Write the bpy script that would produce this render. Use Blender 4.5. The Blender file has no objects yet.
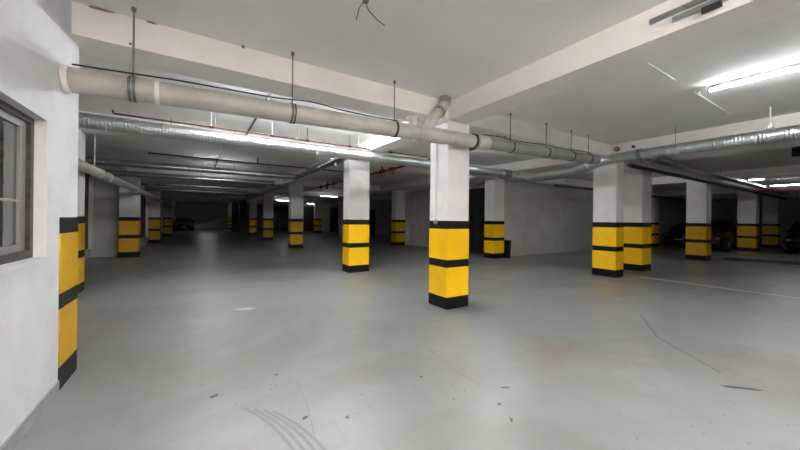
import bpy, bmesh, math, random
from mathutils import Vector, Matrix
random.seed(7)
sc = bpy.context.scene
C = sc.collection
PI = math.pi

# ------------------------------------------------------------ helpers
def link(o, parent=None):
    C.objects.link(o)
    if parent is not None: o.parent = parent
    return o

def obj(name, bm, mat, parent=None, smooth=False, loc=None):
    """origin is put at the mesh's own base centre (loc) when given"""
    me = bpy.data.meshes.new(name)
    if loc is not None:
        bmesh.ops.translate(bm, verts=bm.verts, vec=-Vector(loc))
    if smooth:
        for f in bm.faces: f.smooth = True
    bm.to_mesh(me); bm.free()
    for m in (mat if isinstance(mat, (list, tuple)) else [mat]): me.materials.append(m)
    if smooth:
        try: me.set_sharp_from_angle(angle=math.radians(40))
        except Exception: pass
    o = bpy.data.objects.new(name, me)
    if loc is not None: o.location = loc
    return link(o, parent)

def tag(o, label, cat, group=None, kind=None):
    o['label'] = label; o['category'] = cat
    if group: o['group'] = group
    if kind: o['kind'] = kind
    return o

def thing(name, label, cat, loc=(0, 0, 0), group=None, rz=0):
    o = bpy.data.objects.new(name, None); C.objects.link(o)
    o.location = loc; o.rotation_euler = (0, 0, rz); o.empty_display_size = .1
    return tag(o, label, cat, group)

def struct(name, bm, m, parent=None):
    o = obj(name, bm, m, parent)
    if parent is None: o['kind'] = 'structure'
    return o

def box(bm, x0, x1, y0, y1, z0, z1, bev=0):
    vs = [bm.verts.new((x, y, z)) for z in (z0, z1) for y in (y0, y1) for x in (x0, x1)]
    fs = [(0, 2, 3, 1), (4, 5, 7, 6), (0, 1, 5, 4), (2, 6, 7, 3), (0, 4, 6, 2), (1, 3, 7, 5)]
    fl = [bm.faces.new([vs[i] for i in f]) for f in fs]
    if bev:
        es = set(e for f in fl for e in f.edges)
        bmesh.ops.bevel(bm, geom=list(es), offset=bev, segments=2, affect='EDGES')
    return bm

def B(x0, x1, y0, y1, z0, z1, bev=0):
    return box(bmesh.new(), x0, x1, y0, y1, z0, z1, bev)

def tube(bm, pts, r, n=16, cap=True, radii=None):
    pts = [Vector(p) for p in pts]
    rings = []
    up = None
    for i, p in enumerate(pts):
        if i == 0: t = (pts[1]-p).normalized()
        elif i == len(pts)-1: t = (p-pts[-2]).normalized()
        else: t = ((pts[i+1]-p).normalized()+(p-pts[i-1]).normalized()).normalized()
        if up is None:
            up = Vector((0, 0, 1)) if abs(t.z) < .9 else Vector((1, 0, 0))
        a = t.cross(up).normalized(); b = a.cross(t).normalized(); up = b
        rr = radii[i] if radii else r
        rings.append([bm.verts.new(p+a*rr*math.cos(2*PI*k/n)+b*rr*math.sin(2*PI*k/n)) for k in range(n)])
    for i in range(len(rings)-1):
        for k in range(n):
            bm.faces.new((rings[i][k], rings[i][(k+1) % n], rings[i+1][(k+1) % n], rings[i+1][k]))
    if cap:
        bm.faces.new(list(reversed(rings[0]))); bm.faces.new(rings[-1])
    bmesh.ops.recalc_face_normals(bm, faces=bm.faces)
    return bm

def T(pts, r, n=16, radii=None): return tube(bmesh.new(), pts, r, n, True, radii)

def smooth_path(pts, rad=.3, seg=8):
    """round the corners of a polyline"""
    pts = [Vector(p) for p in pts]; out = [pts[0]]
    for i in range(1, len(pts)-1):
        a, p, b = pts[i-1], pts[i], pts[i+1]
        r = min(rad, (a-p).length*.45, (b-p).length*.45)
        s = p+(a-p).normalized()*r; e = p+(b-p).normalized()*r
        for k in range(seg+1):
            t = k/seg; out.append((1-t)**2*s+2*t*(1-t)*p+t*t*e)
    out.append(pts[-1])
    return out

def resample(pts, step):
    pts = [Vector(p) for p in pts]; out = [pts[0].copy()]; acc = 0.0
    for i in range(len(pts)-1):
        a, b = pts[i], pts[i+1]; L = (b-a).length
        if L < 1e-9: continue
        d = step-acc
        while d <= L:
            out.append(a+(b-a)*(d/L)); d += step
        acc = L-(d-step)
    return out

# ------------------------------------------------------------ materials
def lin(c):
    return tuple((x/12.92 if x <= .04045 else ((x+.055)/1.055)**2.4) for x in [v/255 for v in c])+(1,)

def mat(name, col, rough=.6, metal=0, col2=None, nscale=3., bump=0, bscale=40., detail=4, mix=(.4, .65), coat=0, spec=.5):
    m = bpy.data.materials.new(name); m.use_nodes = True
    N = m.node_tree.nodes; L = m.node_tree.links; b = N['Principled BSDF']
    b.inputs['Base Color'].default_value = lin(col); b.inputs['Roughness'].default_value = rough
    b.inputs['Metallic'].default_value = metal; b.inputs['Specular IOR Level'].default_value = spec
    b.inputs['Coat Weight'].default_value = coat
    tc = N.new('ShaderNodeTexCoord')
    if col2 is not None:
        n = N.new('ShaderNodeTexNoise'); n.inputs['Scale'].default_value = nscale; n.inputs['Detail'].default_value = detail
        L.new(tc.outputs['Object'], n.inputs['Vector'])
        r = N.new('ShaderNodeValToRGB'); r.color_ramp.elements[0].position = mix[0]; r.color_ramp.elements[1].position = mix[1]
        r.color_ramp.elements[0].color = lin(col); r.color_ramp.elements[1].color = lin(col2)
        L.new(n.outputs['Fac'], r.inputs['Fac']); L.new(r.outputs['Color'], b.inputs['Base Color'])
    if bump:
        n2 = N.new('ShaderNodeTexNoise'); n2.inputs['Scale'].default_value = bscale; n2.inputs['Detail'].default_value = 5
        L.new(tc.outputs['Object'], n2.inputs['Vector'])
        bp = N.new('ShaderNodeBump'); bp.inputs['Strength'].default_value = bump; bp.inputs['Distance'].default_value = .01
        L.new(n2.outputs['Fac'], bp.inputs['Height']); L.new(bp.outputs['Normal'], b.inputs['Normal'])
    return m

def emis(name, col, s):
    m = bpy.data.materials.new(name); m.use_nodes = True
    b = m.node_tree.nodes['Principled BSDF']
    b.inputs['Base Color'].default_value = (.8, .8, .8, 1)
    b.inputs['Emission Color'].default_value = lin(col); b.inputs['Emission Strength'].default_value = s
    return m

def floor_material():
    m = bpy.data.materials.new('epoxy_floor'); m.use_nodes = True
    N = m.node_tree.nodes; L = m.node_tree.links; b = N['Principled BSDF']
    tc = N.new('ShaderNodeTexCoord'); P = tc.outputs['Object']
    def noise(scale, detail=4, rough=.5, vec=None, dist=0):
        n = N.new('ShaderNodeTexNoise'); n.inputs['Scale'].default_value = scale; n.inputs['Detail'].default_value = detail
        n.inputs['Roughness'].default_value = rough; n.inputs['Distortion'].default_value = dist
        L.new(vec or P, n.inputs['Vector']); return n.outputs['Fac']
    def ramp(fac, p0, p1, c0=(0, 0, 0, 1), c1=(1, 1, 1, 1)):
        r = N.new('ShaderNodeValToRGB'); r.color_ramp.elements[0].position = p0; r.color_ramp.elements[1].position = p1
        r.color_ramp.elements[0].color = c0; r.color_ramp.elements[1].color = c1; L.new(fac, r.inputs['Fac']); return r.outputs['Color']
    def mix(fac, a, c, k=1.0):
        x = N.new('ShaderNodeMix'); x.data_type = 'RGBA'
        if k != 1.0:
            mm = N.new('ShaderNodeMath'); mm.operation = 'MULTIPLY'; mm.inputs[1].default_value = k; L.new(fac, mm.inputs[0]); fac = mm.outputs[0]
        L.new(fac, x.inputs['Factor'])
        for s, v in (('A', a), ('B', c)):
            i = [q for q in x.inputs if q.name == s and q.type == 'RGBA'][0]
            if isinstance(v, tuple): i.default_value = v
            else: L.new(v, i)
        return [q for q in x.outputs if q.type == 'RGBA'][0]
    base = ramp(noise(.35, 4, .6), .35, .7, lin((126, 131, 130)), lin((144, 147, 144)))
    # worn brownish areas left by tyres
    base = mix(ramp(noise(.33, 5, .6, dist=.6), .46, .6), base, lin((122, 115, 107)), .8)
    base = mix(ramp(noise(1.9, 7, .75), .5, .8), base, lin((156, 159, 154)), .35)
    # long drag streaks
    mp = N.new('ShaderNodeMapping'); mp.inputs['Scale'].default_value = (5, .5, 1); mp.inputs['Rotation'].default_value = (0, 0, .5)
    L.new(P, mp.inputs['Vector'])
    base = mix(ramp(noise(2.2, 6, .7, mp.outputs['Vector']), .6, .78), base, lin((104, 104, 99)), .5)
    # small dark specks
    v = N.new('ShaderNodeTexVoronoi'); v.inputs['Scale'].default_value = 9; v.inputs['Randomness'].default_value = 1; L.new(P, v.inputs['Vector'])
    sp = ramp(v.outputs['Distance'], .05, .1, (1, 1, 1, 1), (0, 0, 0, 1))
    gate = ramp(noise(.9, 2), .44, .5)
    mm = N.new('ShaderNodeMath'); mm.operation = 'MULTIPLY'; L.new(sp, mm.inputs[0]); L.new(gate, mm.inputs[1])
    base = mix(mm.outputs[0], base, lin((76, 76, 73)), .8)
    L.new(base, b.inputs['Base Color'])
    rr = N.new('ShaderNodeMapRange'); rr.inputs['To Min'].default_value = .29; rr.inputs['To Max'].default_value = .42
    L.new(noise(.8, 5, .6), rr.inputs['Value']); L.new(rr.outputs[0], b.inputs['Roughness'])
    b.inputs['Specular IOR Level'].default_value = .5
    bp = N.new('ShaderNodeBump'); bp.inputs['Strength'].default_value = .12; bp.inputs['Distance'].default_value = .01
    L.new(noise(9, 4), bp.inputs['Height']); L.new(bp.outputs['Normal'], b.inputs['Normal'])
    return m

M = {}
M['floor'] = floor_material()
M['wall'] = mat('white_painted_wall', (226, 226, 228), .75, col2=(216, 216, 217), nscale=2.5, bump=.35, bscale=28)
M['wallgrey'] = mat('dusty_white_wall', (196, 194, 190), .8, col2=(182, 180, 176), nscale=1.2, bump=.2, bscale=20)
M['ceil'] = mat('painted_ceiling', (234, 232, 227), .85, col2=(226, 224, 218), nscale=.8, bump=.08, bscale=12)
M['beam'] = mat('painted_beam', (238, 233, 227), .8, col2=(230, 225, 218), nscale=1.3, bump=.1, bscale=14)
M['pillar'] = mat('white_pillar_paint', (232, 229, 226), .65, col2=(222, 218, 214), nscale=2.2, bump=.12, bscale=25)
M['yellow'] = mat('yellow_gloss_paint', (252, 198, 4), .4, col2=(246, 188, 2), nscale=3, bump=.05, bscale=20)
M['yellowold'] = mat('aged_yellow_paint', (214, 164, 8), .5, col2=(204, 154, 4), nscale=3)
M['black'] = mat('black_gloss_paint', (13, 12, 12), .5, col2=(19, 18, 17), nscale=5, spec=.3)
M['skirt'] = mat('grey_epoxy_upstand', (166, 165, 163), .5, col2=(150, 148, 146), nscale=4)
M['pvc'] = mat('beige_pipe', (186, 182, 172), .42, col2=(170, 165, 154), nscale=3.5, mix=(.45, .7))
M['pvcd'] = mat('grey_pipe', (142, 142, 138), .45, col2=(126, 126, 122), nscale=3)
M['foil'] = mat('aluminium_foil_duct', (205, 209, 208), .3, 1.0, bump=1.0, bscale=38)
M['galv'] = mat('galvanised_steel', (165, 168, 168), .35, .9, col2=(140, 143, 143), nscale=6)
M['ductm'] = mat('smooth_duct_steel', (190, 193, 193), .2, 1.0, col2=(170, 173, 173), nscale=5)
M['rod'] = mat('threaded_rod', (120, 116, 110), .5, .6)
M['red'] = mat('red_pipe_paint', (112, 22, 26), .45)
M['dred'] = mat('dark_red_pipe_paint', (70, 26, 28), .5)
M['cable'] = mat('black_cable', (20, 20, 20), .6)
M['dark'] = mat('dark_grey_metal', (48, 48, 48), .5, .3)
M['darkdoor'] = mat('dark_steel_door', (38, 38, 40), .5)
M['frame'] = mat('window_frame', (60, 55, 52), .45, .3, col2=(86, 76, 70), nscale=14)
M['sash'] = mat('window_sash', (150, 148, 144), .4, .2)
M['reveal'] = mat('cream_reveal_plaster', (238, 232, 226), .75, bump=.3, bscale=22)
M['white'] = mat('white_plastic', (225, 222, 218), .5)
M['knob'] = mat('pinkish_grey_plastic', (150, 132, 126), .5)
M['tube'] = emis('fluorescent_tube', (244, 250, 255), 20)
M['tubew'] = emis('fluorescent_tube_near', (255, 247, 244), 34)
M['tubeb'] = emis('fluorescent_tube_bay', (244, 250, 255), 28)
M['tubef'] = emis('fluorescent_tube_far', (248, 252, 255), 2.6)
M['tuber'] = emis('fluorescent_tube_right', (244, 250, 255), 11)
M['tubem'] = emis('fluorescent_tube_mid', (248, 252, 255), 8)
M['carb'] = mat('black_car_paint', (14, 14, 16), .42, coat=.1)
M['carg'] = mat('dark_car_paint', (26, 27, 30), .25, coat=.6)
M['glass'] = mat('car_glass', (8, 9, 10), .3, spec=.3)
M['tyre'] = mat('tyre_rubber', (18, 18, 18), .8)
M['rim'] = mat('alloy_rim', (120, 122, 124), .35, .8)
M['lampg'] = mat('car_lamp_glass', (110, 113, 116), .3)
M['plate'] = mat('number_plate', (225, 225, 220), .5)
M['joint'] = mat('pale_floor_joint', (188, 190, 184), .5)
M['mark'] = mat('dark_rubber_mark', (74, 72, 68), .6)
M['scuff'] = mat('pale_paint_scuff', (196, 198, 194), .6)
M['faint'] = mat('faint_tyre_rubber', (118, 121, 118), .5)
M['raised_strip'] = mat('dark_raised_strip', (60, 60, 60), .7)
M['crack'] = mat('chipped_plaster', (128, 116, 106), .9)

def glass_mat():
    m = bpy.data.materials.new('window_glass'); m.use_nodes = True
    b = m.node_tree.nodes['Principled BSDF']
    b.inputs['Base Color'].default_value = lin((205, 212, 210)); b.inputs['Roughness'].default_value = .04
    b.inputs['Transmission Weight'].default_value = 1; b.inputs['IOR'].default_value = 1.45
    return m
M['pane'] = glass_mat()

H = 3.48      # ceiling
S = 3.18      # beam soffit
# ------------------------------------------------------------ shell
struct('floor', B(-6, 37, -7, 55, -.2, 0), M['floor'])
struct('ceiling', B(-6, 37, -7, 55, H, H+.1), M['ceil'])

# near left wall with its window opening
W0, W1, WZ0, WZ1 = -.2, 3.6, 1.17, 2.24
bm = bmesh.new()
box(bm, -1.2, -1, -7, W0, 0, H); box(bm, -1.2, -1, W1, 4.35, 0, H)
box(bm, -1.2, -1, W0, W1, 0, WZ0); box(bm, -1.2, -1, W0, W1, WZ1, H)
wl = struct('wall_left', bm, M['wall'])
struct('wall_left.001', B(-3.5, -1.2, 4.15, 4.35, 0, H), M['wall'])
struct('wall_left.002', B(-3.5, -3.3, 4.35, 16.2, 0, H), M['wallgrey'])
struct('wall_left.003', B(-3.3, -2.4, 15.95, 16.2, 0, H), M['wallgrey'])
struct('wall_left.004', B(-2.6, -2.4, 16.2, 54, 0, H), M['wallgrey'])
struct('wall_left.005', B(-3.5, -3.3, -7, 4.15, 0, H), M['wall'])
struct('wall_back', B(-6, 37, 54, 54.2, 0, H), M['wallgrey'])
struct('wall_right', B(36.5, 36.7, -7, 54, 0, H), M['wallgrey'])
struct('wall_front', B(-6, 37, -7.2, -7, 0, H), M['wallgrey'])
# core block of plain walls right of centre
struct('wall_centre', B(10.75, 36.5, 8.95, 9.15, 0, H), M['wallgrey'])
struct('wall_centre.001', B(10.75, 10.95, 9.15, 16.2, 0, H), M['wallgrey'])
bm = bmesh.new()
box(bm, 10.3, 10.75, 16.0, 16.2, 0, H); box(bm, 10.95, 15.1, 16.0, 16.2, 0, H)
struct('wall_centre.002', bm, M['wallgrey'])
struct('wall_centre.003', B(10.3, 20, 26.2, 26.4, 0, H), M['wallgrey'])
struct('wall_centre.004', B(8.5, 20, 36.6, 36.8, 0, H), M['wallgrey'])

# grey upstand along the foot of the near wall
struct('baseboard_left', B(-1.0, -.988, -7, 3.86, 0, .1), M['skirt'])
# painted warning bands on the end of the near wall
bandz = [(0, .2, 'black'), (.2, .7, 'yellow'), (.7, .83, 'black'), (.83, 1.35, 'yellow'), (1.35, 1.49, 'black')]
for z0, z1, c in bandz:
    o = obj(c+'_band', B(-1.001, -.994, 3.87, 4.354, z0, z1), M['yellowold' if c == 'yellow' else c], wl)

# window in the near wall
wn = bpy.data.objects.new('window_1', None); C.objects.link(wn); wn.location = (-1.09, 1.7, WZ0); wn['kind'] = 'structure'
def wpart(name, bm, m, par=wn, off=Vector((-1.09, 1.7, WZ0))):
    bmesh.ops.translate(bm, verts=bm.verts, vec=-off); return obj(name, bm, m, par)
xo = -1.13
bm = bmesh.new()
F = .07
box(bm, xo, -1.07, W0, W1, WZ0, WZ0+F); box(bm, xo, -1.07, W0, W1, WZ1-F*.6, WZ1)
box(bm, xo, -1.07, W1-F, W1, WZ0+F, WZ1-F*.6); box(bm, xo, -1.07, W0, W0+F, WZ0+F, WZ1-F*.6)
box(bm, xo, -1.08, 1.6, 1.68, WZ0+F, WZ1-F*.6)
wpart('window_frame', bm, M['frame'])
def sash(y0, y1):
    bm = bmesh.new(); s = .09
    box(bm, -1.125, -1.095, y1-s, y1, WZ0+F, WZ1-F*.6); box(bm, -1.125, -1.095, y0, y0+s, WZ0+F, WZ1-F*.6)
    box(bm, -1.125, -1.095, y0+s, y1-s, WZ0+F, WZ0+F+.05); box(bm, -1.125, -1.095, y0+s, y1-s, WZ1-F*.6-.05, WZ1-F*.6)
    box(bm, -1.112, -1.10, y0+s, y1-s, 1.6, 1.615)
    wpart('sash', bm, M['sash'])
    wpart('pane', B(-1.116, -1.112, y0+s, y1-s, WZ0+F+.05, WZ1-F*.6-.05), M['pane'])
sash(1.68, W1-F); sash(W0+F, 1.6)
# plaster reveals and sill of the window
wpart('reveal', B(-1.07, -.999, W1-.012, W1+.0, WZ0+.012, WZ1), M['reveal'])
wpart('sill', B(-1.07, -.985, W0, W1, WZ0-.02, WZ0+.012), M['wall'])

# deep set dark openings in the rear left wall, each with a pale jamb
def side_window(n, X, y0, y1, z0, z1):
    r = bpy.data.objects.new('window_%d' % n, None); C.objects.link(r); r.location = (X, (y0+y1)/2, z0); r['kind'] = 'structure'
    off = Vector((X, (y0+y1)/2, z0))
    wpart('pane', B(X+.005, X+.02, y0, y1, z0, z1), M['darkdoor'], r, off)
    bm = bmesh.new()
    box(bm, X+.005, X+.06, y0-.08, y0, z0, z1); box(bm, X+.005, X+.06, y0, y1, z1, z1+.07)
    for k in (1, 2): box(bm, X+.02, X+.05, y0+(y1-y0)*k/3-.03, y0+(y1-y0)*k/3+.03, z0, z1)
    wpart('window_frame', bm, M['frame'], r, off)
    wpart('jamb', B(X+.005, X+.12, y1, y1+.06, z0, z1+.07), M['reveal'], r, off)
side_window(2, -3.3, 11.2, 15.5, .35, 2.9)
side_window(3, -2.4, 17.6, 21.9, .45, 2.6)
side_window(4, -2.4, 25.6, 30.2, .45, 2.6)

# ceiling beams ("trim"), cut so that no two share a surface
XB = [(3.53, 3.98), (9.0, 11.0), (17.05, 17.6), (24.9, 25.5), (30.1, 30.7)]
YB = [(4.12, 4.6), (8.32, 8.8), (16.5, 17.0), (23.2, 23.7), (31.2, 31.7), (39., 39.5)]
tn = 1
for y0, y1 in YB:
    xl = -3.3 if y0 < 16 else -2.4
    if y0 < 4.3: xl = -1.0
    struct('trim_%d' % tn, B(xl, 36.5, y0, y1, S, H), M['beam']); tn += 1
ys = [-7]+[v for p in YB for v in p]+[54]
for x0, x1 in XB:
    for k in range(0, len(ys), 2):
        a, b = ys[k], ys[k+1]
        if x0 in (17.05,) and 8 < (a+b)/2 < 16.5: a = a+.36
        struct('trim_%d' % tn, B(x0, x1, a, b, S, H), M['beam']); tn += 1
# booth cap: near wall top stays flush, dark raised strip and floor joint
struct('trim_%d' % tn, B(10.24, 10.33, -4, 3.95, 0, .004), M['joint']); tn += 1
bm = bmesh.new()
for a, b in (((18.0, 4.0), (20.2, -2.5)),):
    v = [bm.verts.new(p) for p in ((a[0], a[1], .001), (b[0], b[1], .001), (b[0]+.5, b[1], .001), (a[0]+.5, a[1], .001),
                                   (a[0]+.1, a[1], .1), (b[0]+.1, b[1], .1), (b[0]+.5, b[1], .1), (a[0]+.5, a[1], .1))]
    for f in ((0, 3, 2, 1), (4, 5, 6, 7), (0, 1, 5, 4), (1, 2, 6, 5), (2, 3, 7, 6), (3, 0, 4, 7)): bm.faces.new([v[i] for i in f])
struct('trim_%d' % tn, bm, M['raised_strip']); tn += 1

# ------------------------------------------------------------ pillars
def pillar(x, y, w, d, label, group='striped pillars of the car park', bands=bandz, shaft='pillar', top=S):
    r = thing('concrete_pillar', label, 'pillar', (x+w/2, y+d/2, 0), None)
    obj('shaft', B(-w/2, w/2, -d/2, d/2, 0, top-.001, .006), M[shaft], r)
    e = .006
    for z0, z1, c in bands:
        bm = B(-w/2-e, w/2+e, -d/2-e, d/2+e, z0+.001, z1-.0, .004)
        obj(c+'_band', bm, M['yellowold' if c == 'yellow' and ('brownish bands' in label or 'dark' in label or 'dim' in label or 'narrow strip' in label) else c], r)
    return r
P = pillar
main = P(3.53, 4.12, .49, .48, 'nearest white pillar with bright yellow and black bands, in the centre under the beige pipe')
P(3.57, 8.32, .62, .45, 'white pillar with yellow and black bands just left of and behind the nearest pillar')
P(3.95, 16.5, .6, .5, 'dim white pillar with yellow bands, third of the row behind the nearest pillar')
P(3.78, 23.3, .6, .5, 'grey-white pillar with brownish bands left of the third pillar of the middle row')
P(3.9, 31.2, .55, .5, 'small far pillar with two yellow bands seen left of the brownish banded pillar')
P(3.3, 33.6, .6, .5, 'dark unlit pillar just left of the small far yellow banded pillar', bands=[], shaft='dark')  # this shaft and the next have their unlit look put into a dark colour
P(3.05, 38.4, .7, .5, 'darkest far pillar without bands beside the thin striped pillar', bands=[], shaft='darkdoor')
P(3.35, 47.5, .55, .5, 'thin farthest pillar with many yellow stripes near the back wall',
  bands=[(0, .2, 'black'), (.2, .5, 'yellow'), (.5, .65, 'black'), (.65, .95, 'yellow'), (.95, 1.1, 'black'), (1.1, 1.4, 'yellow'), (1.4, 1.5, 'black'), (1.5, 1.8, 'yellow')])
P(10.5, 33.5, .7, .5, 'far pillar with yellow bands standing alone between the two front row pillars')
P(9.65, 15.75, .62, .5, 'pale pillar with dim yellow bands beside the end of the rear core wall')
P(9.9, 8.75, .6, .5, 'pale pillar with yellow bands beside the bare plain wall, right of the nearest pillar')
P(9.5, 4.2, .42, .6, 'right-hand bright white pillar with yellow bands directly under the bend of the foil duct')
P(11.42, 4.33, .65, .65, 'wide shaded white pillar close behind the pillar under the foil duct bend')
P(17.05, 4.3, .6, .62, 'grey banded pillar in front of the dark parked cars on the right')
P(24.85, 4.3, .6, .7, 'bright-topped yellow banded pillar far right between dark cars')
P(23.6, 8.3, .6, .5, 'thin visible strip of a banded pillar just right behind the wide shaded pillar')
P(30.1, 4.3, .6, .65, 'very dark banded pillar at far right beside the right-hand car')
P(-2.5, 8.45, .55, .5, 'banded pillar seen as a narrow strip right behind the end of the near left wall', bands=[(0, .18, 'black'), (.18, .68, 'yellow'), (.68, .83, 'black'), (.83, 1.36, 'yellow'), (1.36, 1.5, 'black')])
P(-2.44, 15.4, .56, .5, 'dim banded pillar against the left rear wall, nearest of the three left ones')
P(-2.4, 23.2, .55, .5, 'darker banded pillar by the left rear wall, middle of the three')
P(-2.3, 31.5, .55, .5, 'darkest and farthest banded pillar on the left side behind the two others')

# small conduit and round knob on the nearest pillar
tag(obj('cable_cover', B(3.40, 3.45, 4.09, 4.118, S, H-.002), M['white'], None, False, (3.42, 4.1, S)), 'slim white vertical cable cover on the beam beside the pipe riser', 'cable cover')
c = thing('wall_conduit', 'thin white vertical conduit ending in a small round knob on nearest pillar', 'conduit', (3.518, 4.41, 1.47))
obj('tube', T([(0, 0, .02), (0, 0, 1.5)], .01, 8), M['white'], c, True)
bm = bmesh.new(); bmesh.ops.create_uvsphere(bm, u_segments=14, v_segments=10, radius=.045)
obj('knob', bm, M['knob'], c, True)

# ------------------------------------------------------------ big drain pipe
def pz(x): return 2.725+.028*x
PY = 3.93
dp = thing('drain_pipe', 'thick beige drain pipe hung below the ceiling beam from near left wall to nearest pillar', 'pipe', (-.99, PY, pz(-1)))
off = Vector((-.99, PY, pz(-1)))
def rel(pts, off): return [Vector(p)-off for p in pts]
obj('pipe_body', T(rel([(-.99, PY, pz(-1)), (4.2, PY, pz(4.2))], off), .108, 28), M['pvc'], dp, True)
obj('wall_collar', T(rel([(-.995, PY, pz(-1)), (-.955, PY, pz(-.95))], off), .122, 28), M['reveal'], dp, True)
for x in (-.36, 1.9, 3.45):
    obj('pipe_socket', T(rel([(x, PY, pz(x)), (x+.035, PY, pz(x))], off), .114, 28), M['reveal' if x < 0 else 'pvc'], dp, True)
obj('pipe_socket', T(rel([(3.98, PY, pz(4)), (4.24, PY, pz(4.2))], off), .12, 28), M['pvc'], dp, True)
obj('pipe_socket', T(rel([(2.75, PY, pz(2.75)), (3.3, PY, pz(3.3))], off), .12, 28), M['pvc'], dp, True)
st = obj('cleanout_stub', T(rel([(2.68, PY, pz(2.7)), (2.68, PY, 3.0)], off), .078, 20), M['pvc'], dp, True)
obj('stub_cap', T(rel([(2.68, PY, 2.97), (2.68, PY, 3.02)], off), .09, 20), M['pvc'], st, True)
br = smooth_path([(2.9, PY, pz(2.9)), (3.04, PY, 3.02), (3.08, PY, 3.1), (3.30, 3.97, 3.3), (3.34, 3.98, 3.47)], .1, 5)
rs = obj('riser_branch', T(rel(br, off), .082, 20), M['pvc'], dp, True)
obj('riser_collar', T(rel([(3.18, PY+.02, 3.19), (3.22, PY+.025, 3.225)], off), .095, 20), M['pvcd'], rs, True)
obj('riser_collar', T(rel([(3.32, 3.975, 3.36), (3.34, 3.98, 3.46)], off), .095, 20), M['pvcd'], rs, True)
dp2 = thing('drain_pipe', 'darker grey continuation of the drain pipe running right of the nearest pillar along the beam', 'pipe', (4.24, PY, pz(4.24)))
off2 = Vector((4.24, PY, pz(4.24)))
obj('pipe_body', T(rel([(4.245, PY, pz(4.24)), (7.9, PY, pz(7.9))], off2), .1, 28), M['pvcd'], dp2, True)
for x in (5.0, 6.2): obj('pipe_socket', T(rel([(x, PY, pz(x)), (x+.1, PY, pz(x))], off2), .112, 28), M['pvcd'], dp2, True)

# hangers: rod + ring clamp
def hanger(x, y, z, r, label, mrod='rod', mring='dark', rodr=.008, n=2, ring=.014, top=H):
    h = thing('pipe_hanger', label, 'hanger', (x, y, top), None)
    obj('rod', T([(0, 0, 0), (0, 0, z+r+.004-top)], rodr, 8), M[mrod], h, True)
    obj('ceiling_anchor', T([(0, 0, -.03), (0, 0, 0)], .02, 10), M[mrod], h, True)
    for k in range(n):
        bm = bmesh.new()
        dx = (k-(n-1)/2)*.035
        R = [[bm.verts.new((xx, q*math.cos(2*PI*a/28), q*math.sin(2*PI*a/28))) for a in range(28)] for xx, q in ((-ring/2, r+.004), (-ring/2, r+.011), (ring/2, r+.011), (ring/2, r+.004))]
        for u in range(4):
            for a in range(28): bm.faces.new((R[u][a], R[u][(a+1) % 28], R[(u+1) % 4][(a+1) % 28], R[(u+1) % 4][a]))
        bmesh.ops.recalc_face_normals(bm, faces=bm.faces)
        bmesh.ops.translate(bm, verts=bm.verts, vec=(dx, 0, z-top))
        obj('ring_clamp', bm, M[mring], h, True)
    return h
hanger(-.53, PY, pz(-.53), .108, 'threaded rod with double metal ring around the drain pipe by the near left wall', mring='rim', ring=.022)
hanger(.94, PY, pz(.94), .108, 'threaded rod hanger with metal ring on the drain pipe midway along its left run')
hanger(2.36, PY, pz(2.36), .108, 'short threaded rod hanger on the beige pipe just left of the nearest pillar', n=1, ring=.03)
hanger(4.86, PY, pz(4.86), .1, 'thin rod hanger on the grey pipe, first to the right of the nearest pillar', n=1, ring=.03)
hanger(5.95, PY, pz(5.95), .1, 'thin rod hanger on the grey pipe, second to the right of the nearest pillar', n=1, ring=.03)
hanger(6.85, PY, pz(6.85), .1, 'thin rod hanger on the grey pipe, third to the right, nearer the duct bend', n=1, ring=.03)
hanger(7.55, PY, pz(7.55), .1, 'last thin rod hanger on the grey pipe beside the duct bend', n=1, ring=.03)
obj('ring_clamp', T(rel([(3.9, PY, pz(3.9)), (3.94, PY, pz(3.94))], off), .123, 28), M['dark'], dp, True)

# black cables lying on the pipe
pts = []
for i in range(40):
    x = -.94+i*(3.4/39)
    lift = .13+.03*math.exp(-((x-1.15)/.3)**2)+.012*math.sin(x*2.3)+(.02*max(0, 1-abs(x+.2)))
    pts.append((x, PY-.03+.012*math.sin(x*3.1), pz(x)+lift))
tag(obj('cable', T(pts, .008, 8), M['cable'], None, True, pts[0]), 'black cable lying along the top of the beige drain pipe', 'cable')
pts = [(4.15+i*.1, PY-.02, pz(4.15+i*.1)+.135+.012*math.sin(i*.45)) for i in range(36)]
tag(obj('cable', T(pts, .008, 8), M['cable'], None, True, pts[0]), 'black cable lying along the top of the grey pipe right of the nearest pillar', 'cable')

# ------------------------------------------------------------ foil ducts
def duct(name_label, path, r, step=.016, amp=.004, n=24, mats='foil'):
    p = resample(path, step)
    rad = [r+amp*(1 if (i % 3 == 0) else -.4)+random.uniform(-.001, .001)+(.022 if p[i].x > 8.3 and 4.3 < p[i].y < 6.6 else 0) for i in range(len(p))]
    return p, tube(bmesh.new(), p, r, n, True, rad)
dpth = smooth_path([(-1.9, 6.74, 2.965), (8.2, 6.74, 2.965), (8.95, 6.45, 2.86), (8.65, 4.85, 2.86), (8.25, 4.0, 2.96), (8.2, 3.6, 2.985), (8.2, -4.5, 2.985)], .22, 8)
du = thing('foil_duct', 'long silver foil duct crossing the hall and bending over the right pillar', 'duct', (-1.9, 6.74, 2.97))
p, bm = duct('', dpth, .115)
bmesh.ops.translate(bm, verts=bm.verts, vec=(1.9, -6.74, -2.97))
obj('duct_body', bm, M['foil'], du, True)
o3 = Vector((-1.9, 6.74, 2.97))
obj('duct_joint', T(rel([(7.95, 6.74, 2.965), (8.25, 6.73, 2.955)], o3), .15, 24), M['galv'], du, True)
obj('duct_joint', T(rel([(8.2, 3.2, 2.985), (8.2, 3.12, 2.985)], o3), .128, 24), M['galv'], du, True)
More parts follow.
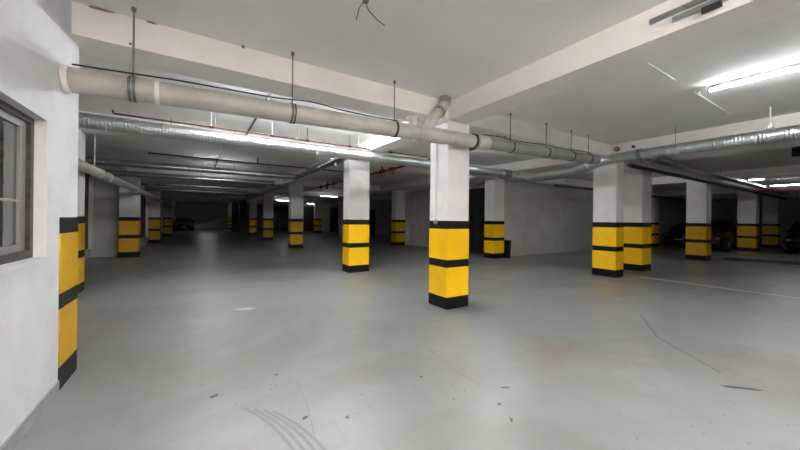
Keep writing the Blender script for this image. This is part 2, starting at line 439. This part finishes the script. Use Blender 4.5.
for x, y, l in ((8.2, 2.55, 'thin dark rod holding the foil duct above the shaded pillar'), (8.2, 1.27, 'white rod with pale cone clamp holding the foil duct at right')):
    h = thing('duct_hanger', l, 'hanger', (x, y, H))
    wh = 'white' in l
    obj('rod', T([(0, 0, 0), (0, 0, -.363)], .01 if wh else .006, 8), M['white' if wh else 'rod'], h, True)
    if wh: obj('cone_clamp', T([(0, 0, -.27), (0, .0, -.363)], .03, 12, radii=[.018, .05]), M['white'], h, True)
for x in (.25, 1.75, 3.1, 6.0):
    h = thing('duct_hanger', 'thin rod on the crossing foil duct, %s' % {.25: 'nearest the left wall', 1.75: 'second from the left wall', 3.1: 'just before the second pillar of the middle row', 6.0: 'right of the nearest pillar'}[x], 'hanger', (x, 6.74, H))
    obj('rod', T([(0, 0, 0), (0, 0, -.375)], .006, 8), M['rod'], h, True)
# branch that leaves the crossing duct and turns left at the back
bp = smooth_path([(3.0, 6.95, 3.02), (3.0, 11.75, 3.0)], .2)
p, bm = duct('', bp, .09, .05, .005, 18)
o4 = Vector((3.0, 6.95, 3.0)); bmesh.ops.translate(bm, verts=bm.verts, vec=-o4)
bd = thing('branch_duct', 'silver branch duct going back from the crossing foil duct then left under the dark ceiling', 'duct', o4)
obj('duct_body', bm, M['ductm'], bd, True)
obj('cross_run', T(rel([(3.05, 11.75, 3.0), (-3.25, 11.75, 3.0)], o4), .1, 20), M['ductm'], bd, True)
obj('damper_knob', T(rel([(3.0, 7.9, 2.93), (3.0, 7.9, 2.86)], o4), .04, 12), M['pvcd'], bd, True)
for y, x1, l in ((14.5, 2.75, 'second dim silver duct crossing the left half behind the branch duct'), (18.1, 2.2, 'third dim silver duct farther back across the left half'), (21.5, 2.6, 'fourth and farthest silver duct across the left half')):
    o = obj('cross_duct', T([(-2.38 if y > 16 else -3.28, y, 3.0), (x1, y, 3.0)],   .1, 18), M['ductm'], None, True, (x1, y, 2.9)); tag(o, l, 'duct')

# ------------------------------------------------------------ red sprinkler lines
sp = thing('sprinkler_pipe', 'thin dark red pipe with an upturned left end running above the crossing foil duct', 'pipe', (-1.2, 7.0, 3.2))
o5 = Vector((-1.2, 7.0, 3.2))
obj('pipe_body', T(rel(smooth_path([(-1.2, 7.0, 3.26), (-1.2, 7.0, 3.2), (5.25, 7.0, 3.2)], .04, 4), o5), .013, 10), M['dred'], sp, True)
for x in (.2, 1.28, 2.0, 3.0, 4.1):
    obj('pipe_strap', T(rel([(x, 7.0, 3.18), (x, 7.0, H)], o5), .009, 8), M['white' if x in (.2, 1.28) else 'dred'], sp, True)
    obj('pipe_fitting', T(rel([(x-.04, 7, 3.2), (x+.04, 7, 3.2)], o5), .024, 10), M['dred'], sp, True)
sp = thing('sprinkler_pipe', 'thin dark red pipe beyond the crossing foil duct below the dark ceiling', 'pipe', (-1.1, 10.4, 3.13))
o5 = Vector((-1.1, 10.4, 3.13))
obj('pipe_body', T(rel([(-1.1, 10.4, 3.14), (5.2, 10.4, 3.13)], o5), .02, 10), M['dred'], sp, True)
for x in (1.5, 3.4): obj('nipple', T(rel([(x, 10.4, 3.13), (x, 10.4, 3.3)], o5), .018, 8), M['dred'], sp, True)
sp = thing('sprinkler_main', 'thick red pipe with clustered fittings running to the back right behind the nearest pillar', 'pipe', (5.3, 5.1, 3.137))
o5 = Vector((5.3, 5.1, 3.137))
obj('pipe_body', T(rel([(5.3, 5.1, 3.137), (5.3, 30, 3.137)], o5), .034, 14), M['red'], sp, True)
for y in (8.9, 9.6, 14.2, 15.1, 16.0):
    obj('pipe_fitting', T(rel([(5.3, y-.12, 3.137), (5.3, y+.12, 3.137)], o5), .068, 12), M['red' if y < 12 else 'dred'], sp, True)
    obj('nipple', T(rel([(5.3, y, 2.95), (5.3, y, 3.3 if y not in (16.0,) else 3.17)], o5), .03, 10), M['red' if y < 12 else 'dred'], sp, True)
tag(obj('sprinkler_pipe', T([(22.3, -2, 3.02), (22.3, 4.05, 3.02)], .035, 10), M['red'], None, True, (22.3, 1, 2.98)), 'red pipe just below the lit tube lamp at the far right ceiling', 'pipe')

# left pipe along the wall
o6 = Vector((-1.82, 4.6, 2.42))
lp = thing('drain_pipe', 'pale pipe running back along the left rear wall above the dim pillars', 'pipe', o6)
obj('pipe_body', T(rel([(-1.82, 4.6, 2.42), (-1.82, 34, 2.5)], o6), .095, 20), M['pvc'], lp, True)
for y in (9.3, 10.1, 14.0, 19.0): obj('pipe_socket', T(rel([(-1.82, y, 2.433), (-1.82, y+.15, 2.433)], o6), .112, 20), M['pvc'], lp, True)
obj('rod', T(rel([(-1.82, 9.0, 2.5), (-1.82, 9.0, S-.3+.3)], o6), .008, 8), M['white'], lp, True)

# cables / conduits along the ceilings
tag(obj('conduit', T([(.95, 4.62, H-.012), (.95, 8.3, H-.012)], .022, 8), M['dark'], None, True, (.95, 6.4, H-.03)), 'dark conduit on the ceiling crossing between beam and foil duct', 'conduit')
tag(obj('conduit', T([(.55, 8.82, H-.012), (.55, 16.4, H-.012)], .025, 8), M['dark'], None, True, (.55, 12, H-.03)), 'dark conduit on the unlit ceiling beyond the crossing foil duct', 'conduit')
ro = thing('ceiling_conduit', 'pale thin conduit on the right ceiling, nearly touching the end of bright tube lamp', 'conduit', (6.4, 1.74, H-.012))
obj('tube', T([(-.15, 0, 0), (1.75, 0, 0)], .01, 8), M['white'], ro, True)
obj('tube', T([(-1.7, 0, .004), (-.85, 0, .004)], .006, 8), M['white'], ro, True)
obj('strap', B(-.06, -.02, -.05, .05, -.015, .008), M['white'], ro)
# right cable tray
ct = thing('cable_tray', 'dark cable tray running to the far right below the beams beyond the foil duct', 'cable tray', (9.6, 3.45, 3.05))
bm = bmesh.new(); box(bm, 0, 16.5, -.12, .12, 0, .008); box(bm, 0, 16.5, -.128, -.12, 0, .08); box(bm, 0, 16.5, .12, .128, 0, .08)
obj('tray', bm, M['galv'], ct)
for k in range(4): obj('tray_cable', T([(.1, -.08+.05*k, .022), (16.4, -.08+.05*k, .022)], .014, 8), M['cable'], ct, True)
for x in (2, 5.5, 9, 12.5): obj('tray_rod', T([(x, 0, .008), (x, 0, H-3.05 if x in (2.9,) else .125 if x < 1.4 else .42)], .008, 6), M['rod'], ct, True)
for y, z, r, l in ((4.02, 3.02, .055, 'dark pipe slung under the long beam above the right pillars'), (7.6, 2.95, .05, 'dull pipe under the ceiling in front of the plain wall, far right')):
    tag(obj('ceiling_pipe', T([(9.8 if y < 5 else 12.2, y, z), (30, y, z)], r, 12), M['dark'], None, True, (20, y, z-r)), l, 'pipe')

# ------------------------------------------------------------ metal channels on the beam at top right
o7 = Vector((3.49, 1.3, 3.3))
ch = thing('lamp_rail', 'pair of grey metal channels fixed on the beam side at the top right edge', 'rail', o7)
def channel(y0, y1, z):
    bm = bmesh.new()
    box(bm, 3.50, 3.528, y0, y1, z, z+.006); box(bm, 3.50, 3.506, y0, y1, z+.006, z+.036); box(bm, 3.50, 3.528, y0, y1, z+.036, z+.042)
    bmesh.ops.translate(bm, verts=bm.verts, vec=-o7); return bm
obj('channel', channel(-1.5, 1.29, 3.325), M['galv'], ch)
obj('channel', channel(-1.5, 1.12, 3.26), M['galv'], ch)
bm = B(3.475, 3.5, .8, .92, 3.215, 3.262); bmesh.ops.translate(bm, verts=bm.verts, vec=-o7)
obj('junction_block', bm, M['dark'], ch)

# wires hanging from the ceiling hole
w = thing('loose_wires', 'two short grey wire ends dangling from a small hole in the ceiling at top centre', 'wire', (1.27, 2.64, H))
obj('hole_rim', T([(0, 0, -.008), (0, 0, -.0)], .03, 12), M['crack'], w)
obj('wire', T(smooth_path([(0, 0, 0), (-.04, .04, -.04), (-.07, .05, -.17)], .05, 6), .004, 6), M['dark'], w, True)
obj('wire', T(smooth_path([(0, 0, 0), (.02, .0, -.07), (.12, -.02, -.15), (.19, -.02, -.17)], .06, 6), .004, 6), M['dark'], w, True)
# chipped plaster and holes
def chip(x, y, z, sx, sy, sz, l, seed=1):
    random.seed(seed); bm = bmesh.new(); bmesh.ops.create_icosphere(bm, subdivisions=2, radius=1)
    for v in bm.verts: v.co = Vector((v.co.x*sx, v.co.y*sy, v.co.z*sz))*random.uniform(.7, 1.2)
    tag(obj('plaster_chip', bm, M['crack'], None, False), l, 'plaster chip').location = (x, y, z)
chip(-.8, 4.1, 3.465, .1, .012, .01, 'dark chipped patch where beam meets ceiling beside the near left wall', 1)
chip(-.42, 4.1, 3.468, .05, .012, .008, 'smaller chipped patch on the beam top edge, right of the larger chip', 2)
chip(-.52, 3.75, H-.003, .045, .03, .008, 'small dark plaster spot on the ceiling beside the first rod', 3)
chip(.42, 4.08, 3.462, .02, .015, .02, 'tiny dark nub on the beam top edge between first and second rods', 4)
chip(-.58, 4.118, 3.21, .013, .006, .013, 'tiny hole low on the lit beam face near the left wall', 5)
for x, l in ((4.95, 'left of two small dark holes under the beam right of the nearest pillar'), (5.15, 'right of two small dark holes under the beam right of the nearest pillar')):
    chip(x, 4.3, S-.001, .03, .03, .008, l, 6)
jb = thing('junction_box', 'round grey junction box on the beam face above the duct bend', 'junction box', (9.0, 3.97, 3.35))
obj('box_body', T([(-.06, 0, 0), (0, 0, 0)], .06, 18), M['dark'], jb, True)
obj('lid', T([(-.072, 0, 0), (-.06, 0, 0)], .05, 18), M['knob'], jb, True)
tag(obj('pipe_clip', T([(8.93, 3.6, 3.34), (9.0, 3.6, 3.34)], .03, 12), M['dark'], None, True, (8.96, 3.6, 3.3)), 'small dark clip on the beam face just right of the round junction box', 'clip')
hs = thing('hanging_sign', 'small black box hanging from ceiling at the right picture edge', 'sign', (12, 1.4, S+.3))
obj('sign_box', B(-.04, .04, -.2, .11, -.38, -.12, .01), M['black'], hs); obj('rod', T([(0, 0, -.12), (0, 0, 0)], .008, 8), M['rod'], hs)

# leaning dark panel by the pillar at the plain wall
bm = B(0, .1, -.05, .5, 0, .72); bmesh.ops.rotate(bm, verts=bm.verts, cent=(0, 0, 0), matrix=Matrix.Rotation(.04, 3, 'Y'))
tag(obj('leaning_panel', bm, M['black']), 'narrow black panel standing between the pale pillar and the plain wall', 'panel').location = (10.55, 8.6, .002)

# dark metal gate left of that pillar, closing the core opening
g = thing('metal_gate', 'dark steel gate in the side of the plain wall block, half behind the nearest pillar', 'gate', (10.74, 9.3, 0))
obj('gate_leaf', B(-.04, -.0, 0, 2.9, .02, 2.95), M['darkdoor'], g)
for k in range(8):
    y = .02+k*.4; obj('gate_bar', B(-.075, -.041, y, y+.035, .02, 2.95), M['dark'], g)
for z in (.9, 2.0): obj('gate_rail', B(-.1, -.0755, 0, 2.9, z, z+.05), M['dark'], g)
# dark doors in the rear walls
def door(n, x0, x1, y, h=2.2):
    r = bpy.data.objects.new('door_%d' % n, None); C.objects.link(r); r.location = ((x0+x1)/2, y, 0); r['kind'] = 'structure'
    w = (x1-x0)/2
    obj('door_leaf', B(-w, w, -.04, -.003, 0, h), M['darkdoor'], r)
    bm = bmesh.new(); box(bm, -w-.07, -w, -.06, -.003, 0, h+.07); box(bm, w, w+.07, -.06, -.003, 0, h+.07); box(bm, -w, w, -.06, -.003, h, h+.07)
    obj('door_frame', bm, M['dark'], r)
    obj('door_handle', T([(w-.15, -.09, 1.05), (w-.3, -.09, 1.05)], .015, 8), M['rim'], r)
door(1, 13.3, 14.6, 36.6, 2.8); door(2, 10.2, 11.2, 36.6, 2.8); door(3, 12.7, 13.7, 26.2, 2.3); door(4, 15.4, 17.4, 36.6, 2.9)

# far ramp rising at the back left
bm = bmesh.new()
a = [(-2.1, 46.8, .02), (5.5, 52.5, .02), (5.5, 52.5, 1.9), (-2.1, 46.8, .1)]
v = [bm.verts.new(p) for p in a]+[bm.verts.new((p[0]-.15, p[1]+.2, p[2])) for p in a]
for f in ((0, 1, 2, 3), (7, 6, 5, 4), (0, 4, 5, 1), (1, 5, 6, 2), (2, 6, 7, 3), (3, 7, 4, 0)): bm.faces.new([v[i] for i in f])
tag(obj('ramp_parapet', bm, M['wallgrey']), 'pale sloping parapet of a ramp rising at the far back left', 'ramp')

# floor marks
def blot(x, y, sx, sy, rz, m, l, name='floor_stain', seed=3):
    random.seed(seed); bm = bmesh.new(); n = 18; vs = []
    for k in range(n):
        t = 2*PI*k/n; q = random.uniform(.6, 1.15); vs.append(bm.verts.new((sx*q*math.cos(t), sy*q*math.sin(t), .0025)))
    bt = [bm.verts.new((v.co.x*1.03, v.co.y*1.03, .0003)) for v in vs]
    bm.faces.new(vs)
    for k in range(n): bm.faces.new((bt[k], bt[(k+1) % n], vs[(k+1) % n], vs[k]))
    o = tag(obj(name, bm, M[m]), l, 'floor stain'); o.location = (x, y, 0); o.rotation_euler = (0, 0, rz)
blot(4.2, .81, .16, .025, -.75, 'mark', 'dark rubber streak on the floor at lower right', seed=4)
blot(.69, 5.83, .16, .07, -.3, 'scuff', 'pale scuffed patch on the floor, left of centre', 'floor_scuff', 5)
blot(.13, 3.11, .035, .02, .3, 'mark', 'small dark blob on the floor in the lower left centre', seed=6)
def streak(name, lines, w, m, l, cat='floor mark'):
    bm = bmesh.new()
    for pts in lines:
        P_ = [Vector((a, b, 0)) for a, b in pts]
        for k in range(len(P_)-1):
            d = (P_[k+1]-P_[k]).normalized(); n_ = Vector((-d.y, d.x, 0))*w/2; u = Vector((0, 0, .0012))
            a, b = P_[k]-d*.002, P_[k+1]+d*.002
            lo = [bm.verts.new(q) for q in (a-n_, b-n_, b+n_, a+n_)]; hi = [bm.verts.new(q.co*1+u) for q in lo]
            bm.faces.new(hi)
            for t in range(4): bm.faces.new((lo[t], lo[(t+1) % 4], hi[(t+1) % 4], hi[t]))
    tag(obj(name, bm, M[m], None, False, (lines[0][0][0], lines[0][0][1], 0)), l, cat)
arc = []
for q in range(4):
    arc.append([(.33+.06*q+.21*t/6+.04*math.sin(t/6*PI), 2.78-.05*q-.7*t/6) for t in range(7)])
streak('tyre_mark', arc, .022, 'faint', 'fan of faint curved tyre lines on the floor near the bottom, left of centre')
streak('floor_scratch', [[(.78, 3.0), (.76, 2.6), (.7, 2.2)]], .008, 'faint', 'thin crooked scratch on the floor beside the curved tyre lines')
streak('floor_seam', [[(6.15, 2.35), (5.1, 1.75), (4.45, 1.0)]], .025, 'faint', 'faint dark slanting line on the floor leading to the lower right rubber streak')
streak('floor_scratch', [[(2.3, 3.0), (2.18, 2.5), (2.2, 2.1)]], .008, 'faint', 'thin bent scratch on the floor below and right of the nearest pillar')
for i, (x, y, sx, sy, rz) in enumerate([(.7, 2.42, .03, .014, .4), (.97, 2.26, .02, .012, 1), (2.35, 1.93, .045, .012, -.5), (2.01, 1.59, .035, .01, .8), (2.1, 1.78, .02, .012, 0), (1.82, 2.48, .015, .01, 0), (.65, 3.23, .02, .012, 0)]):
    L = ['dark fleck on the floor straight below the hidden lamp, in the lower left centre', 'small fleck right of centre-left floor scratch', 'short dark dash on the floor below the nearest pillar', 'slanted dark dash at the bottom of the floor, nearer than the other dash',
         'tiny dark dot between the two floor dashes below the nearest pillar', 'tiny dark dot on the floor left of the nearest pillar base', 'tiny far dot on the floor midway between left wall and nearest pillar'][i]
    blot(x, y, sx, sy, rz, 'mark', L, 'floor_fleck', 10+i)

# ------------------------------------------------------------ cars
def car(x, y, rz, label, paint, suv=True, s=1.0):
    """length along local +x (front at +x), origin on the ground at the middle"""
    r = thing('car', label, 'car', (x, y, 0), 'dark parked cars', rz)
    r['group'] = 'dark parked cars'
    Ht = 1.68 if suv else 1.44
    # body sections: x, half width, bottom, shoulder
    secs = [(-2.25, .70, .45, .80), (-2.18, .82, .32, .98), (-1.6, .90, .24, 1.02), (-.6, .91, .22, 1.0), (.6, .91, .22, .98), (1.3, .90, .24, .95), (1.9, .86, .28, .84), (2.2, .76, .34, .72), (2.28, .62, .42, .62)]
    if suv: secs = [(a, b, c, d+.1) for a, b, c, d in secs]
    bm = bmesh.new(); rings = []
    for (a, hw, zb, zt) in secs:
        pr = [(-hw*.92, zb), (-hw, zb+.18), (-hw, zt-.16), (-hw*.93, zt-.02), (-hw*.55, zt+.03), (0, zt+.045), (hw*.55, zt+.03), (hw*.93, zt-.02), (hw, zt-.16), (hw, zb+.18), (hw*.92, zb)]
        rings.append([bm.verts.new((a, p, q)) for p, q in pr])
    n = len(rings[0])
    for i in range(len(rings)-1):
        for k in range(n): bm.faces.new((rings[i][k], rings[i][(k+1) % n], rings[i+1][(k+1) % n], rings[i+1][k]))
    bm.faces.new(rings[0]); bm.faces.new(list(reversed(rings[-1])))
    bmesh.ops.recalc_face_normals(bm, faces=bm.faces)
    # wheel arches cut with booleans are overkill: dark arch liners are parts
    bd = obj('body', bm, M[paint], r, True)
    zb = .98 if not suv else 1.08
    roof = [(-2.1 if suv else -1.75, .80, 0), (-1.75 if suv else -1.05, .68, 1), (-.9, .69, 1.02), (-.1, .68, 1), (.35, .66, .93), (1.15, .80, 0)]
    def cab(scale, z0, z1f, rr, nm, m):
        bm = bmesh.new(); R = []
        for (a, hw, f) in rr:
            z = z0+(z1f-z0)*f if f > 0 else z0
            R.append((a, hw, z))
        top = [[bm.verts.new((a, sgn*hw*scale, z)) for sgn in (-1, -.8, 0, .8, 1)] for a, hw, z in R]
        bot = [[bm.verts.new((a, sgn*.84*scale, z0-.03)) for sgn in (-1, 1)] for a, hw, z in R]
        for i, t in enumerate(top): t[2].co.z += .02; t[0].co.z -= .03; t[4].co.z -= .03
        for i in range(len(R)-1):
            for k in range(4): bm.faces.new((top[i][k], top[i][k+1], top[i+1][k+1], top[i+1][k]))
            bm.faces.new((bot[i][0], top[i][0], top[i+1][0], bot[i+1][0])); bm.faces.new((top[i][4], bot[i][1], bot[i+1][1], top[i+1][4]))
            bm.faces.new((bot[i][0], bot[i+1][0], bot[i+1][1], bot[i][1]))
        for i in (0, -1): bm.faces.new(top[i]+[bot[i][1], bot[i][0]])
        bmesh.ops.recalc_face_normals(bm, faces=bm.faces)
        return obj(nm, bm, M[m], r, True)
    g = cab(1.0, zb, Ht-.03, roof, 'greenhouse_glass', 'glass')
    bm = bmesh.new()
    xs = [q for q in roof if q[2] > 0]
    box(bm, xs[0][0]-.05, xs[-1][0]+.02, -.66, .66, Ht-.055, Ht+.0, .02); ro = obj('roof_panel', bm, M[paint], r, True)
    for sgn in (-1, 1):
        for (p0, p1) in (((-2.05 if suv else -1.7, zb), (-1.75 if suv else -1.1, Ht-.05)), ((-.35, zb), (-.35, Ht-.04)), ((1.1, zb), (.36, Ht-.08))):
            obj('roof_post', T([(p0[0], sgn*.85, p0[1]), (p1[0], sgn*.68, p1[1])], .035, 8), M[paint], r, True)
        obj('mirror', T([(.85, sgn*.88, zb+.05), (.83, sgn*1.05, zb+.1)], .07, 10, radii=[.03, .08]), M[paint], r, True)
        obj('headlight', B(2.12, 2.27, sgn*.66-.13, sgn*.66+.1 if sgn < 0 else sgn*.66+.1, .62, .76, .03), M['lampg'], r, True)
        obj('tail_light', B(-2.28, -2.16, sgn*.68-.1, sgn*.68+.1, .8, .95, .02), M['red'], r, True)
        for wx in (-1.35, 1.4):
            wm = T([(wx, sgn*.72, .33), (wx, sgn*.93, .33)], .33, 24); wh = obj('wheel', wm, M['tyre'], r, True)
            obj('rim', T([(wx, sgn*.925, .33), (wx, sgn*.94, .33)], .21, 18), M['rim'], wh, True)
            obj('arch_liner', T([(wx, sgn*.60, .36), (wx, sgn*.915, .36)], .39, 24), M['cable'], r, True)
    obj('grille', B(2.24, 2.30, -.42, .42, .48, .68, .02), M['cable'], r)
    obj('number_plate', B(2.29, 2.31, -.26, .26, .36, .46), M['plate'], r)
    obj('rear_plate', B(-2.30, -2.27, -.26, .26, .56, .67), M['plate'], r)
    return r
car(25.2, 6.02, PI, 'dark off-road style car parked between two right-hand pillars, one headlight glinting', 'carb')
car(28.8, 8.0, PI, 'low dark car in front of the plain wall, half behind the grey banded pillar', 'carb', False)
car(27.0, 2.5, PI, 'black car cut by the right picture edge', 'carb')
car(-1.3, 44.2, -PI/2, 'dark car far away at the left by the ramp', 'carg', False)

# ------------------------------------------------------------ fluorescent lamps
def lamp(x, y, z, L, ang, label, m='tube', group=None, twin=False, rod=True, bw=.03):
    r = thing('ceiling_tube_lamp', label, 'lamp', (x, y, z), group, ang)
    obj('lamp_body', B(-L/2, L/2, -bw, bw, .03, .075, .006), M['white'], r)
    for dy in ((-.022, .022) if twin else (0,)):
        obj('tube', T([(-L/2+.03, dy, .008), (L/2-.03, dy, .008)], .014, 10), M[m], r, True)
    for s in (-1, 1):
        obj('end_cap', B(s*(L/2-.015)-.015, s*(L/2-.015)+.015, -.03, .03, -.01, .03), M['white'], r)
        if H-z-.075 > .03 and rod: obj('rod', T([(s*L*.38, 0, .075), (s*L*.38, 0, H-z)], .006, 8), M['rod'], r, True)
    return r
Z = H-.0755
lamp(6.25, .9, Z, 1.35, PI/2, 'glaring tube lamp on the ceiling at the right picture edge', 'tuber')
lamp(6.25, -.55, Z, 1.35, PI/2, 'tube lamp outside the right picture edge beside the glaring one', twin=True)
lamp(1.0, -1.6, Z, 1.35, PI/2, 'tube lamp along the hall above and behind the viewpoint', 'tube', twin=True)
lamp(1.9, -1.6, 3.3, 1.5, 0, 'warm tube lamp hung crosswise behind the viewpoint, right one', 'tubew', twin=True)
lamp(-.1, -2.6, 3.3, 1.3, 0, 'warm tube lamp hung crosswise behind the viewpoint, left one', 'tubew', twin=True)
lamp(.85, 6.15, 3.345, 1.4, 0, 'tube lamp on the ceiling hidden just behind the drain pipe, nearer the left wall', 'tubeb', rod=False, bw=.12)
lamp(.1, 7.9, 3.2, 1.5, 0, 'tube lamp hidden behind the crossing foil duct in front of the second beam, left one', 'tubem', bw=.12)
lamp(2.1, 7.9, 3.2, 1.5, 0, 'tube lamp hidden behind the crossing foil duct in front of the second beam, right one', 'tubem', bw=.12)
lamp(2.7, 6.15, 3.355, 1.3, 0, 'tube lamp on the ceiling hidden behind the drain pipe, nearer the nearest pillar', 'tubeb', rod=False, bw=.12)
lamp(6.3, 5.6, 3.44-.035, 1.3, 0, 'added unseen fill tube lamp behind the grey pipe right of the nearest pillar', 'tube', rod=False)  # added out of view to brighten the plain wall
far = [(.6, 12.9, 3.14, 0, 'dim tube lamp hidden behind the left run of branch duct'), (.6, 15.6, 3.09, 0, 'dim tube lamp behind the second silver duct'), (-.2, 19.2, 3.09, 0, 'dim tube lamp behind the third silver duct'),
       (6.6, 30.3, 3.1, 0, 'small bright far tube lamp left of the second row pillar'), (10.4, 34.4, 3.1, .3, 'small bright tube lamp above the lone far banded pillar'),
       (7.9, 22.1, 3.1, 0, 'far tube lamp just left of the white second pillar top'),
       (8.3, 9.9, 3.25, PI/2, 'unseen tube lamp placed out of sight behind the nearest pillar in the middle aisle'), (1, 42.3, 3.36, 0, 'added unseen tube lamp lighting the far back wall'),  # aisle lamp placed out of sight; unseen one added to lighten the back wall
       (21.0, 2.6, 3.12, PI/2, 'tube lamp above the red pipe at far right'), (17.9, 3.1, 3.15, PI/2, 'short faint tube lamp left of the lamp by the red pipe'), (14.5, 6.0, 3.3, PI/2, 'tube lamp hidden by the right-hand pillars before the plain wall')]
for x, y, z, a, l in far:
    lamp(x, y, z, .45 if 'short faint' in l else 1.3, a, l, 'tubem' if 'back wall' in l or 'above the red pipe' in l or 'branch' in l or 'plain wall' in l else 'tubef')

# ------------------------------------------------------------ world, camera, view
w = bpy.data.worlds.new('World'); sc.world = w; w.use_nodes = True
w.node_tree.nodes['Background'].inputs['Color'].default_value = (.02, .02, .02, 1)
cd = bpy.data.cameras.new('Camera'); cam = bpy.data.objects.new('Camera', cd); C.objects.link(cam)
cd.sensor_fit = 'HORIZONTAL'; cd.sensor_width = 36; cd.lens = 36*321/800; cd.shift_y = -5.3/800; cd.clip_start = .05
cam.matrix_world = Matrix.Translation((0, 0, 1.5)) @ Matrix.Rotation(-math.radians(32.2), 4, 'Z') @ Matrix.Rotation(PI/2, 4, 'X') @ Matrix.Rotation(.0106, 4, 'Z')
sc.camera = cam
sc.cycles.diffuse_bounces = 8; sc.cycles.max_bounces = 12
sc.view_settings.view_transform = 'Standard'; sc.view_settings.look = 'None'; sc.view_settings.gamma = 1
sc.view_settings.exposure = 3.38; sc.view_settings.use_curve_mapping = False
